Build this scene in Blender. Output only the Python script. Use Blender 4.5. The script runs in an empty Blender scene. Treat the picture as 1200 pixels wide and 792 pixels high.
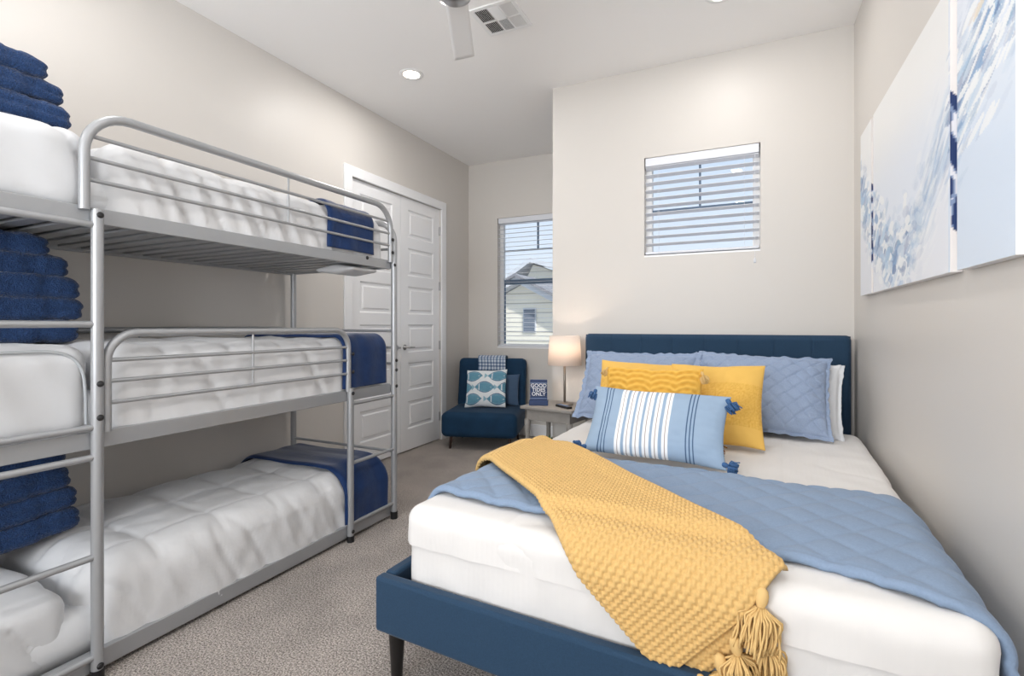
import bpy, bmesh, math, random
from math import sin, cos, pi, radians, sqrt, atan2
from mathutils import Vector, Matrix, noise
random.seed(7)
SC = bpy.context.scene
COL = SC.collection
N = lambda x, y, z=0.0: noise.noise(Vector((x, y, z)))

def smooth(a, b, x):
    t = max(0.0, min(1.0, (x - a) / (b - a))); return t * t * (3 - 2 * t)
def lin(c):
    return tuple((v / 12.92 if v <= .04045 else ((v + .055) / 1.055) ** 2.4) for v in (k / 255 for k in c))
def lerp(a, b, t): return tuple(x + (y - x) * t for x, y in zip(a, b))

# ------------------------------------------------------------------ materials
def mat(name, rgb, rough=.6, metal=0.0, spec=.5, sheen=0.0, bump=None, vary=None, attr=False, emit=None, coat=0.0):
    """bump: list of (kind, scale, strength, distance); vary: (scale, amount, detail)"""
    m = bpy.data.materials.new(name); m.use_nodes = True
    nt = m.node_tree; b = nt.nodes['Principled BSDF']; L = nt.links
    c = (*lin(rgb), 1)
    b.inputs['Base Color'].default_value = c
    b.inputs['Roughness'].default_value = rough
    b.inputs['Metallic'].default_value = metal
    b.inputs['Specular IOR Level'].default_value = spec
    b.inputs['Sheen Weight'].default_value = sheen
    b.inputs['Sheen Roughness'].default_value = .4
    b.inputs['Coat Weight'].default_value = coat
    if emit:
        b.inputs['Emission Color'].default_value = (*lin(emit[0]), 1); b.inputs['Emission Strength'].default_value = emit[1]
    tc = nt.nodes.new('ShaderNodeTexCoord')
    src = None
    if attr:
        a = nt.nodes.new('ShaderNodeAttribute'); a.attribute_name = 'Col'; src = a.outputs['Color']
        L.new(src, b.inputs['Base Color'])
    if vary:
        n = nt.nodes.new('ShaderNodeTexNoise'); n.inputs['Scale'].default_value = vary[0]; n.inputs['Detail'].default_value = vary[2] if len(vary) > 2 else 4
        L.new(tc.outputs['Object'], n.inputs['Vector'])
        r = nt.nodes.new('ShaderNodeMapRange'); r.inputs[1].default_value = .3; r.inputs[2].default_value = .7
        r.inputs[3].default_value = 1 - vary[1]; r.inputs[4].default_value = 1 + vary[1]
        L.new(n.outputs['Fac'], r.inputs[0])
        mx = nt.nodes.new('ShaderNodeMix'); mx.data_type = 'RGBA'; mx.blend_type = 'MULTIPLY'; mx.inputs[0].default_value = 1
        if src is not None: L.new(src, mx.inputs[6])
        else: mx.inputs[6].default_value = c
        cb = nt.nodes.new('ShaderNodeCombineColor')
        for k in range(3): L.new(r.outputs[0], cb.inputs[k])
        L.new(cb.outputs[0], mx.inputs[7]); L.new(mx.outputs[2], b.inputs['Base Color'])
    prev = None
    for kind, scale, strength, dist in (bump or []):
        if kind == 'noise':
            t = nt.nodes.new('ShaderNodeTexNoise'); t.inputs['Detail'].default_value = 3; t.inputs['Scale'].default_value = scale; o = t.outputs['Fac']
            L.new(tc.outputs['Object'], t.inputs['Vector'])
        elif kind == 'voronoi':
            t = nt.nodes.new('ShaderNodeTexVoronoi'); t.inputs['Scale'].default_value = scale; o = t.outputs['Distance']
            L.new(tc.outputs['Object'], t.inputs['Vector'])
        else:
            t = nt.nodes.new('ShaderNodeTexWave'); t.bands_direction = kind[-1].upper(); t.inputs['Scale'].default_value = scale
            t.inputs['Distortion'].default_value = .6; t.inputs['Detail'].default_value = 1; o = t.outputs['Fac']
            L.new(tc.outputs['Object'], t.inputs['Vector'])
        bp = nt.nodes.new('ShaderNodeBump'); bp.inputs['Strength'].default_value = strength; bp.inputs['Distance'].default_value = dist
        L.new(o, bp.inputs['Height'])
        if prev is not None: L.new(prev, bp.inputs['Normal'])
        prev = bp.outputs['Normal']
    if prev is not None: L.new(prev, b.inputs['Normal'])
    return m

M = {}
M['wall'] = mat('wall_paint', (213, 209, 204), .42, spec=.35, bump=[('noise', 90, .06, .002)])
M['ceiling'] = mat('ceiling_paint', (247, 246, 245), .8, spec=.2, bump=[('noise', 60, .08, .002)])
M['trim'] = mat('white_trim', (240, 241, 243), .35, spec=.4)
M['door'] = mat('door_paint', (242, 243, 245), .32, spec=.45)
M['chrome'] = mat('satin_nickel', (178, 178, 180), .28, 1.0)
M['steel'] = mat('silver_tube', (168, 170, 173), .38, .45, spec=.5)
M['black'] = mat('black_plastic', (22, 22, 24), .45)
M['white_plastic'] = mat('white_plastic', (240, 240, 240), .4)
M['navy_fabric'] = mat('navy_linen', (40, 64, 88), .85, sheen=.15, spec=.2, bump=[('noise', 500, .25, .001)], vary=(300, .10))
M['navy_velvet'] = mat('navy_velvet', (24, 56, 84), .75, sheen=.05, spec=.2, vary=(9, .12), bump=[('noise', 300, .15, .001)])
M['black_wood'] = mat('black_leg', (24, 22, 22), .35)
M['walnut'] = mat('dark_wood', (62, 42, 34), .45)
M['grey_wood'] = mat('grey_washed_wood', (140, 136, 131), .55, bump=[('wave_x', 30, .15, .001)], vary=(20, .08))
M['sheet'] = mat('white_sateen', (221, 219, 217), .72, sheen=.15, spec=.25, bump=[('wave_x', 18, .12, .0015), ('noise', 7, .35, .01)])
M['duvet'] = mat('white_microfibre', (218, 219, 221), .66, sheen=.2, spec=.3, bump=[('noise', 9, .45, .012), ('noise', 30, .18, .004)])
M['pillowcase'] = mat('white_pillowcase', (214, 216, 219), .7, sheen=.15, spec=.25, bump=[('noise', 8, .35, .01)])
M['piping'] = mat('grey_piping', (176, 180, 184), .7)
M['towel'] = mat('navy_terry', (42, 64, 102), .95, sheen=.25, spec=.1, bump=[('voronoi', 210, .9, .004), ('noise', 90, .6, .004)], vary=(130, .28))
M['plush'] = mat('navy_plush', (24, 50, 94), .6, sheen=.3, spec=.2, bump=[('noise', 40, .3, .004)], vary=(16, .16))
M['quilt'] = mat('denim_blue_quilt', (130, 149, 174), .85, sheen=.12, spec=.2, bump=[('noise', 260, .2, .001), ('noise', 14, .25, .006)], vary=(180, .05))
M['sham'] = mat('blue_sham', (144, 160, 186), .85, sheen=.12, spec=.2, bump=[('noise', 220, .2, .001), ('noise', 18, .3, .006)], vary=(180, .05))
M['mustard'] = mat('mustard_cotton', (226, 174, 66), .85, sheen=.1, spec=.2, bump=[('noise', 330, .25, .001)], attr=True)
M['knit'] = mat('mustard_knit', (210, 174, 114), .9, sheen=.15, spec=.15, bump=[('noise', 420, .35, .0015)], vary=(160, .08))
M['tassel'] = mat('mustard_yarn', (216, 182, 124), .9, spec=.15)
M['brown_yarn'] = mat('brown_yarn', (150, 98, 40), .9, spec=.15)
M['blue_yarn'] = mat('blue_yarn', (66, 98, 140), .9, spec=.15)
M['print'] = mat('printed_cotton', (255, 255, 255), .85, spec=.2, attr=True, bump=[('noise', 300, .2, .001)])
M['canvas'] = mat('painted_canvas', (255, 255, 255), .35, spec=.4, attr=True, coat=.1)
M['sign'] = mat('sign_navy', (38, 58, 98), .6)
M['sign_white'] = mat('sign_white', (240, 242, 246), .6)
M['sign_stripe'] = mat('sign_stripe', (120, 138, 170), .6)
M['brass'] = mat('brushed_lamp_metal', (150, 140, 130), .4, .6)
M['glow'] = mat('lamp_emitter', (255, 250, 240), .5, emit=((255, 240, 220), 14))
M['slot'] = mat('dark_duct', (35, 36, 38), .9)
M['green'] = mat('leaf_green', (66, 98, 52), .6, vary=(30, .25))
M['pot'] = mat('grey_pot', (168, 166, 160), .6)
M['dark_trim'] = mat('window_bar', (96, 116, 138), .5)
M['blind'] = mat('blind_white', (226, 229, 236), .5)
M['shingle'] = mat('grey_shingle', (132, 132, 136), .9, vary=(3, .15), bump=[('voronoi', 5, .4, .02)])
M['fascia'] = mat('fascia', (205, 208, 212), .7)
M['louver'] = mat('louver_grey', (108, 118, 132), .7)

def carpet_mat():
    m = bpy.data.materials.new('speckled_carpet'); m.use_nodes = True
    nt = m.node_tree; b = nt.nodes['Principled BSDF']; L = nt.links
    tc = nt.nodes.new('ShaderNodeTexCoord')
    def nz(s, d=2, r=.6):
        n = nt.nodes.new('ShaderNodeTexNoise'); n.inputs['Scale'].default_value = s; n.inputs['Detail'].default_value = d; n.inputs['Roughness'].default_value = r
        L.new(tc.outputs['Object'], n.inputs['Vector']); return n.outputs['Fac']
    fine = nz(150, 4, .8); broad = nz(3.4, 3)
    cr = nt.nodes.new('ShaderNodeValToRGB'); e = cr.color_ramp.elements
    e[0].position = .40; e[0].color = (*lin((70, 62, 58)), 1); e[1].position = .60; e[1].color = (*lin((216, 207, 199)), 1)
    k = cr.color_ramp.elements.new(.48); k.color = (*lin((154, 144, 137)), 1)
    L.new(fine, cr.inputs['Fac'])
    mr = nt.nodes.new('ShaderNodeMapRange'); mr.inputs[1].default_value = .35; mr.inputs[2].default_value = .65; mr.inputs[3].default_value = .86; mr.inputs[4].default_value = 1.12
    L.new(broad, mr.inputs[0])
    cb = nt.nodes.new('ShaderNodeCombineColor')
    for i in range(3): L.new(mr.outputs[0], cb.inputs[i])
    mx = nt.nodes.new('ShaderNodeMix'); mx.data_type = 'RGBA'; mx.blend_type = 'MULTIPLY'; mx.inputs[0].default_value = 1
    L.new(cr.outputs['Color'], mx.inputs[6]); L.new(cb.outputs[0], mx.inputs[7]); L.new(mx.outputs[2], b.inputs['Base Color'])
    b.inputs['Roughness'].default_value = .95; b.inputs['Specular IOR Level'].default_value = .1; b.inputs['Sheen Weight'].default_value = .2
    bp = nt.nodes.new('ShaderNodeBump'); bp.inputs['Strength'].default_value = .8; bp.inputs['Distance'].default_value = .012
    L.new(nz(120, 3, .7), bp.inputs['Height'])
    bp2 = nt.nodes.new('ShaderNodeBump'); bp2.inputs['Strength'].default_value = .35; bp2.inputs['Distance'].default_value = .03
    L.new(nz(7, 2), bp2.inputs['Height']); L.new(bp.outputs['Normal'], bp2.inputs['Normal'])
    L.new(bp2.outputs['Normal'], b.inputs['Normal'])
    return m
M['carpet'] = carpet_mat()

def siding_mat():
    m = mat('cream_lap_siding', (238, 232, 214), .8)
    nt = m.node_tree; b = nt.nodes['Principled BSDF']; L = nt.links
    tc = nt.nodes.new('ShaderNodeTexCoord'); w = nt.nodes.new('ShaderNodeTexWave'); w.wave_profile = 'SAW'; w.bands_direction = 'Z'
    w.inputs['Scale'].default_value = 1.25; L.new(tc.outputs['Object'], w.inputs['Vector'])
    bp = nt.nodes.new('ShaderNodeBump'); bp.inputs['Strength'].default_value = 1; bp.inputs['Distance'].default_value = .05
    L.new(w.outputs['Fac'], bp.inputs['Height']); L.new(bp.outputs['Normal'], b.inputs['Normal'])
    cr = nt.nodes.new('ShaderNodeValToRGB'); e = cr.color_ramp.elements
    e[0].position = .0; e[0].color = (*lin((150, 146, 134)), 1); e[1].position = .12; e[1].color = (*lin((240, 234, 217)), 1)
    L.new(w.outputs['Fac'], cr.inputs['Fac']); L.new(cr.outputs['Color'], b.inputs['Base Color'])
    return m
M['siding'] = siding_mat()

def glass_mat():
    m = bpy.data.materials.new('window_glass'); m.use_nodes = True
    nt = m.node_tree; nt.nodes.clear(); L = nt.links
    o = nt.nodes.new('ShaderNodeOutputMaterial'); t = nt.nodes.new('ShaderNodeBsdfTransparent'); g = nt.nodes.new('ShaderNodeBsdfGlossy')
    t.inputs[0].default_value = (.96, .97, .98, 1); g.inputs['Roughness'].default_value = .02
    f = nt.nodes.new('ShaderNodeFresnel'); f.inputs[0].default_value = 1.35
    mx = nt.nodes.new('ShaderNodeMixShader'); L.new(f.outputs[0], mx.inputs[0]); L.new(t.outputs[0], mx.inputs[1]); L.new(g.outputs[0], mx.inputs[2]); L.new(mx.outputs[0], o.inputs[0])
    return m
M['glass'] = glass_mat()

def shade_mat():
    m = bpy.data.materials.new('lamp_shade_linen'); m.use_nodes = True
    nt = m.node_tree; nt.nodes.clear(); L = nt.links
    o = nt.nodes.new('ShaderNodeOutputMaterial'); d = nt.nodes.new('ShaderNodeBsdfDiffuse'); t = nt.nodes.new('ShaderNodeBsdfTranslucent')
    d.inputs[0].default_value = (*lin((250, 246, 242)), 1); t.inputs[0].default_value = (*lin((255, 246, 238)), 1)
    mx = nt.nodes.new('ShaderNodeMixShader'); mx.inputs[0].default_value = .55
    L.new(d.outputs[0], mx.inputs[1]); L.new(t.outputs[0], mx.inputs[2]); L.new(mx.outputs[0], o.inputs[0])
    return m
M['shade'] = shade_mat()

# ------------------------------------------------------------------ geometry helpers: geo = [verts, faces]
def G(): return [[], []]
def join(*gs):
    out = G()
    for g in gs:
        n = len(out[0]); out[0].extend(g[0]); out[1].extend([tuple(i + n for i in f) for f in g[1]])
    return out
def xf(g, mtx): return [[tuple(mtx @ Vector(v)) for v in g[0]], g[1]]
def box(x0, x1, y0, y1, z0, z1):
    v = [(x0, y0, z0), (x1, y0, z0), (x1, y1, z0), (x0, y1, z0), (x0, y0, z1), (x1, y0, z1), (x1, y1, z1), (x0, y1, z1)]
    return [v, [(0, 3, 2, 1), (4, 5, 6, 7), (0, 1, 5, 4), (1, 2, 6, 5), (2, 3, 7, 6), (3, 0, 4, 7)]]
def tube(pts, r, seg=12, caps=True):
    P = [Vector(p) for p in pts]; g = G(); n = len(P)
    T = [(P[min(i + 1, n - 1)] - P[max(i - 1, 0)]).normalized() for i in range(n)]
    up = Vector((0, 0, 1)) if abs(T[0].z) < .9 else Vector((1, 0, 0))
    nrm = (up - T[0] * up.dot(T[0])).normalized()
    for i in range(n):
        nrm = (nrm - T[i] * nrm.dot(T[i])).normalized(); bn = T[i].cross(nrm)
        rr = r[i] if isinstance(r, (list, tuple)) else r
        for k in range(seg):
            a = 2 * pi * k / seg; g[0].append(tuple(P[i] + nrm * (cos(a) * rr) + bn * (sin(a) * rr)))
    for i in range(n - 1):
        for k in range(seg):
            a, b = i * seg + k, i * seg + (k + 1) % seg; g[1].append((a, b, b + seg, a + seg))
    if caps:
        g[1].append(tuple(range(seg - 1, -1, -1))); g[1].append(tuple(range((n - 1) * seg, n * seg)))
    return g
def lathe(prof, seg=32, c=(0, 0, 0)):
    g = G(); n = len(prof)
    for r, z in prof:
        for k in range(seg):
            a = 2 * pi * k / seg; g[0].append((c[0] + r * cos(a), c[1] + r * sin(a), c[2] + z))
    for i in range(n - 1):
        for k in range(seg):
            a, b = i * seg + k, i * seg + (k + 1) % seg; g[1].append((a, b, b + seg, a + seg))
    g[1].append(tuple(range(seg - 1, -1, -1))); g[1].append(tuple(range((n - 1) * seg, n * seg)))
    return g
def grid(fn, nu, nv):
    g = G()
    for j in range(nv + 1):
        for i in range(nu + 1): g[0].append(tuple(fn(i / nu, j / nv)))
    w = nu + 1
    for j in range(nv):
        for i in range(nu): a = j * w + i; g[1].append((a, a + 1, a + 1 + w, a + w))
    return g
def softbox(sx, sy, sz, r, step, disp=None):
    """rounded block centred on x,y with base z=0, dense surface grid"""
    n = [max(2, int(s / step)) for s in (sx, sy, sz)]; h = (sx / 2, sy / 2, sz / 2); idx = {}; g = G()
    rr = min(r, min(h) * .999)
    def vid(i, j, k):
        key = (i, j, k)
        if key in idx: return idx[key]
        p = [(-h[a] + 2 * h[a] * q / n[a]) for a, q in enumerate(key)]
        c = [max(-(h[a] - rr), min(h[a] - rr, p[a])) for a in range(3)]
        d = Vector([p[a] - c[a] for a in range(3)])
        nr = d.normalized() if d.length > 1e-9 else Vector((0, 0, 1))
        q = Vector(c) + nr * rr
        q.z += h[2]
        if disp: q = Vector(disp(q, nr))
        g[0].append(tuple(q)); idx[key] = len(g[0]) - 1
        return idx[key]
    def face(f, A, B, flip):
        for a in range(A):
            for b in range(B):
                q = [f(a, b), f(a + 1, b), f(a + 1, b + 1), f(a, b + 1)]
                g[1].append(tuple(reversed(q)) if flip else tuple(q))
    nx, ny, nz = n
    face(lambda a, b: vid(a, b, 0), nx, ny, True); face(lambda a, b: vid(a, b, nz), nx, ny, False)
    face(lambda a, b: vid(a, 0, b), nx, nz, False); face(lambda a, b: vid(a, ny, b), nx, nz, True)
    face(lambda a, b: vid(0, a, b), ny, nz, True); face(lambda a, b: vid(nx, a, b), ny, nz, False)
    return g

def dome(sx, sy, sz, r, step, disp=None):
    def f(p, n):
        z = p.z - sz
        if z <= 0: z = 0.0
        q = Vector((p.x, p.y, z))
        o = Vector(disp(q, n)) if disp else q
        if p.z - sz <= 1e-6: o.z = 0.0
        o.z = max(o.z, 0.0)
        return o
    g = softbox(sx, sy, 2 * sz, r, step, f)
    g[1] = [q for q in g[1] if sum(g[0][i][2] > 1e-5 for i in q) >= 2]
    used = sorted({i for q in g[1] for i in q}); mp = {k: n for n, k in enumerate(used)}
    return [[g[0][k] for k in used], [tuple(mp[i] for i in q) for q in g[1]]]

def thing(name, label, cat, loc=(0, 0, 0), rot=(0, 0, 0), group=None):
    o = bpy.data.objects.new(name, None); COL.objects.link(o); o.location = loc; o.rotation_euler = rot
    o.empty_display_size = .1; o['label'] = label; o['category'] = cat
    if group: o['group'] = group
    return o
def tag(o, label, cat, group=None):
    o['label'] = label; o['category'] = cat
    if group: o['group'] = group
    return o
def obj(name, g, m, parent=None, smooth_=False, bevel=0, colors=None, loc=None, rot=None, label=None, fix=True, auto=None, solid=0):
    me = bpy.data.meshes.new(name); me.from_pydata(g[0], [], g[1]); me.update()
    if colors is not None:
        ca = me.color_attributes.new('Col', 'FLOAT_COLOR', 'POINT'); flat = []
        for c in colors: flat.extend((c[0], c[1], c[2], 1.0))
        ca.data.foreach_set('color', flat)
    if fix:
        bm = bmesh.new(); bm.from_mesh(me); bmesh.ops.recalc_face_normals(bm, faces=bm.faces); bm.to_mesh(me); bm.free()
    me.materials.append(M[m] if isinstance(m, str) else m)
    o = bpy.data.objects.new(name, me); COL.objects.link(o)
    if parent is not None: o.parent = parent
    if loc is not None: o.location = loc
    if rot is not None: o.rotation_euler = rot
    if smooth_:
        me.polygons.foreach_set('use_smooth', [True] * len(me.polygons))
    if auto: me.set_sharp_from_angle(angle=radians(auto))
    if solid:
        s = o.modifiers.new('thickness', 'SOLIDIFY'); s.thickness = solid; s.offset = -1
    if bevel:
        b = o.modifiers.new('bevel', 'BEVEL'); b.width = bevel; b.segments = 3; b.limit_method = 'ANGLE'; b.harden_normals = False
        me.polygons.foreach_set('use_smooth', [True] * len(me.polygons)); me.set_sharp_from_angle(angle=radians(40))
    if label: o['label'] = label
    return o
def struct(name, g, m, parent=None, **k):
    o = obj(name, g, m, parent, **k)
    if parent is None: o['kind'] = 'structure'
    return o

# ------------------------------------------------------------------ room
XL, XR, YB, YA, XJ, H = -2.96, .575, 3.69, 5.06, -1.40, 3.06
YF = -1.7; T = .16
struct('floor', box(XL - .2, XR + .2, YF - .2, YA + .2, -.1, 0), 'carpet')
struct('ceiling', box(XL - .2, XR + .2, YF - .2, YA + .2, H, H + .12), 'ceiling')
DY0, DY1, DH = 3.155, 4.475, 2.43
struct('wall_left', join(box(XL - T, XL, YF - T, DY0, 0, H), box(XL - T, XL, DY1, YA + T, 0, H), box(XL - T, XL, DY0, DY1, DH, H)), 'wall')
struct('wall_right', box(XR, XR + T, YF - T, YB + T, 0, H), 'wall')
W2 = (-.695, .058, 1.70, 2.415)
struct('wall_back', join(box(XJ, W2[0], YB, YB + T, 0, H), box(W2[1], XR, YB, YB + T, 0, H), box(W2[0], W2[1], YB, YB + T, 0, W2[2]), box(W2[0], W2[1], YB, YB + T, W2[3], H)), 'wall')
struct('wall_return', box(XJ, XJ + T, YB + T, YA, 0, H), 'wall')
W1 = (-2.585, -1.66, .955, 2.415)
struct('wall_alcove', join(box(XL, W1[0], YA, YA + T, 0, H), box(W1[1], XJ + T, YA, YA + T, 0, H), box(W1[0], W1[1], YA, YA + T, 0, W1[2]), box(W1[0], W1[1], YA, YA + T, W1[3], H)), 'wall')
W3 = (-2.3, -.1, .9, 2.5)  # unseen opening added to let light in from behind the camera
struct('wall_front', join(box(XL, W3[0], YF - T, YF, 0, H), box(W3[1], XR, YF - T, YF, 0, H), box(W3[0], W3[1], YF - T, YF, 0, W3[2]), box(W3[0], W3[1], YF - T, YF, W3[3], H)), 'wall')
def baseboard(name, x0, x1, y0, y1): struct(name, box(x0, x1, y0, y1, 0, .13), 'trim', bevel=.004)
baseboard('baseboard_alcove', XL, XJ, YA - .014, YA)
baseboard('baseboard_back', XJ, XR, YB - .014, YB)
baseboard('baseboard_right', XR - .014, XR, YF, YB - .014)
baseboard('baseboard_left', XL, XL + .014, YF, DY0 - .1)
baseboard('baseboard_corner', XL, XL + .014, DY1 + .1, YA - .014)
baseboard('baseboard_return', XJ - .014, XJ, YB, YA - .014)

def window(n, W, yin, bars, sign=1):
    x0, x1, z0, z1 = W; yf = yin + sign * .07; a, b = sorted((yf, yf + sign * .05)); fw = .045
    fr = join(box(x0, x0 + fw, a, b, z0, z1), box(x1 - fw, x1, a, b, z0, z1), box(x0 + fw, x1 - fw, a, b, z0, z0 + fw), box(x0 + fw, x1 - fw, a, b, z1 - fw, z1))
    w = struct('window_%d' % n, fr, 'white_plastic', bevel=.003)
    ym = (a + b) / 2
    obj('glass_pane', box(x0 + fw, x1 - fw, ym - .003, ym + .003, z0 + fw, z1 - fw), 'glass', w)
    for i, q in enumerate(bars):
        obj('glazing_bar', box(q[0], q[1], ym - .012, ym + .012, q[2], q[3]), 'dark_trim', w)
    return w
window(1, W1, YA, [(-2.54, -1.70, 2.045, 2.06), (-2.135, -2.12, 2.06, 2.37), (-2.54, -1.70, 1.67, 1.725), (-2.542, -2.53, 1.0, 1.67)])
window(2, W2, YB, [(-.65, .013, 2.035, 2.05), (-.33, -.317, 2.05, 2.37)])
window(3, W3, YF, [(-1.23, -1.17, .945, 2.455)], -1)  # unseen window, added around the light opening
struct('trim_1', join(box(W1[0], W1[1], YA + .001, YA + .12, W1[2] - .001, W1[2] + .018)), 'trim')
struct('trim_2', join(box(W2[0], W2[1], YB + .001, YB + .12, W2[2] - .001, W2[2] + .012)), 'trim')

def blind(W, yin, pitch, tilt, label, wand=None):
    x0, x1, z0, z1 = W; x0 += .008; x1 -= .008
    t = thing('window_blind', label, 'blind', ((x0 + x1) / 2, yin + .03, z0), group=None)
    cx, cy, cz = t.location
    loc = lambda g: [[(v[0] - cx, v[1] - cy, v[2] - cz) for v in g[0]], g[1]]
    obj('headrail', loc(box(x0, x1, yin + .004, yin + .06, z1 - .062, z1 - .002)), 'blind', t, bevel=.003)
    obj('bottom_rail', loc(box(x0, x1, yin + .006, yin + .056, z0 + .02, z0 + .036)), 'blind', t, bevel=.003)
    g = G(); z = z0 + .036 + pitch; w = .025
    while z < z1 - .07:
        c, s = cos(tilt) * w, sin(tilt) * w; y = yin + .031; th = .0014
        q = [[(x0, y - c, z - s - th), (x1, y - c, z - s - th), (x1, y + c, z + s - th), (x0, y + c, z + s - th), (x0, y - c, z - s + th), (x1, y - c, z - s + th), (x1, y + c, z + s + th), (x0, y + c, z + s + th)], box(0, 1, 0, 1, 0, 1)[1]]
        g = join(g, q); z += pitch
    obj('slats', loc(g), 'blind', t)
    for f in (.12, .88):
        x = x0 + (x1 - x0) * f
        obj('ladder_cord', loc(join(tube([(x, yin + .005, z0 + .03), (x, yin + .005, z1 - .06)], .0008, 5), tube([(x, yin + .058, z0 + .03), (x, yin + .058, z1 - .06)], .0008, 5))), 'blind', t)
    if wand:
        obj('pull_cord', loc(join(tube([(wand, yin - .004, z1 - .05), (wand, yin - .004, z0 - .05)], .001, 6), lathe([(.002, 0), (.007, -.01), (.008, -.03), (.003, -.034)], 12, (wand, yin - .004, z0 - .045)))), 'blind', t)
    return t
blind(W1, YA, .05, radians(5), 'white horizontal blind with open slats over tall alcove window above navy chair')
blind(W2, YB, .055, radians(-13), 'white horizontal blind in small square window above the blue headboard', wand=.025)

# double closet door
CW = .085; cs = .018
struct('trim_3', join(box(XL, XL + cs, DY0 - CW, DY0, 0, DH + CW), box(XL, XL + cs, DY1, DY1 + CW, 0, DH + CW), box(XL, XL + cs, DY0, DY1, DH, DH + CW)), 'trim', bevel=.004)
def door_leaf(n, y0, y1, hinge_side, handle):
    xb, xs = XL - .05, XL - .012       # back and front surface
    st = .115; rail = .1; panels = 6; zb = .012
    bot = .2; ph = (DH - .012 - bot - .11 - (panels - 1) * rail) / panels
    pieces = [box(xb, xs - .010, y0, y1, zb, DH - .004), box(xs - .010, xs, y0, y0 + st, zb, DH - .004), box(xs - .010, xs, y1 - st, y1, zb, DH - .004)]
    z = zb; pieces.append(box(xs - .010, xs, y0 + st, y1 - st, z, z + bot)); z += bot
    for i in range(panels):
        a, b = z, z + ph; ya, yb_ = y0 + st, y1 - st
        # sloped moulding and raised centre field
        m1, m2 = .012, .045; xr = xs - .010; xc = xs - .002
        v = []; 
        for (d, x) in ((0, xs), (m1, xr), (m2 - .012, xr + .0005), (m2, xc)):
            v += [(x, ya + d, a + d), (x, yb_ - d, a + d), (x, yb_ - d, b - d), (x, ya + d, b - d)]
        f = []
        for r in range(3):
            for k in range(4): p = r * 4 + k; q = r * 4 + (k + 1) % 4; f.append((p, q, q + 4, p + 4))
        f.append((12, 13, 14, 15)); pieces.append([v, f])
        z += ph; hh = rail if i < panels - 1 else DH - .004 - z
        pieces.append(box(xs - .010, xs, y0 + st, y1 - st, z, z + hh)); z += rail
    d = struct('door_%d' % n, join(*pieces), 'door', fix=True)
    hy = y1 + .001 if hinge_side > 0 else y0 - .001
    for hz in (.25, 1.0, 1.62, 2.2):
        obj('hinge', join(tube([(xs + .006, hy, hz - .045), (xs + .006, hy, hz + .045)], .006, 8), box(xs - .001, xs + .002, hy - .012, hy + .012, hz - .045, hz + .045)), 'chrome', d)
    ky = y0 + .06 if handle > 0 else y1 - .06; kz = 1.0
    hg = join(xf(lathe([(.026, 0), (.026, .008), (.01, .012), (.009, .045)], 20), Matrix.Translation((xs, ky, kz)) @ Matrix.Rotation(pi / 2, 4, 'Y')),
              tube([(xs + .045, ky - handle * .004, kz), (xs + .048, ky + handle * .03, kz), (xs + .045, ky + handle * .10, kz - .002)], [.009, .008, .006], 10))
    obj('door_handle', hg, 'chrome', d, smooth_=True)
ym = (DY0 + DY1) / 2
door_leaf(1, DY0 + .004, ym - .002, -1, -1)
door_leaf(2, ym + .002, DY1 - .004, 1, 1)
struct('trim_4', box(XL - .10, XL - .055, DY0, DY1, 0, DH), 'trim')

# ------------------------------------------------------------------ ceiling things
t = thing('recessed_downlight', 'round lit recessed light in the ceiling above the bunk bed, its glowing disc in view', 'ceiling light', (-2.26, 3.03, H))
def downlight(t):
    obj('trim_ring', lathe([(.058, -.001), (.062, -.006), (.085, -.004), (.088, 0)], 36), 'white_plastic', t, smooth_=True)
    obj('diffuser', lathe([(.0, -.002), (.059, -.0021)], 36), 'glow', t)
downlight(t)
def area(name, loc, size, power, color, rot=(0, 0, 0), shape='DISK', sy=None):
    l = bpy.data.lights.new(name, 'AREA'); l.shape = shape; l.size = size; l.energy = power; l.color = color
    if sy: l.size_y = sy
    o = bpy.data.objects.new(name, l); COL.objects.link(o); o.location = loc; o.rotation_euler = rot
    return o
DL = [(-2.26, 3.03), (-.15, 3.03), (-2.26, 1.0), (-.15, 1.0), (-2.26, -.7), (-.15, -.7)]  # only the first is in view; the others are added to brighten the room
for i, (x, y) in enumerate(DL):
    if i:
        t = thing('recessed_downlight', 'round recessed ceiling light, unseen, added to help light the room', 'ceiling light', (x, y, H), group='unseen recessed lights added for brightness')
        downlight(t)
    area('downlight_lamp', (x, y, H - .012), .12, ((4.5 if y > 2 else 6.5) if x > -1 else 4.5) if i else 9, (1, .97, .94))

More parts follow.
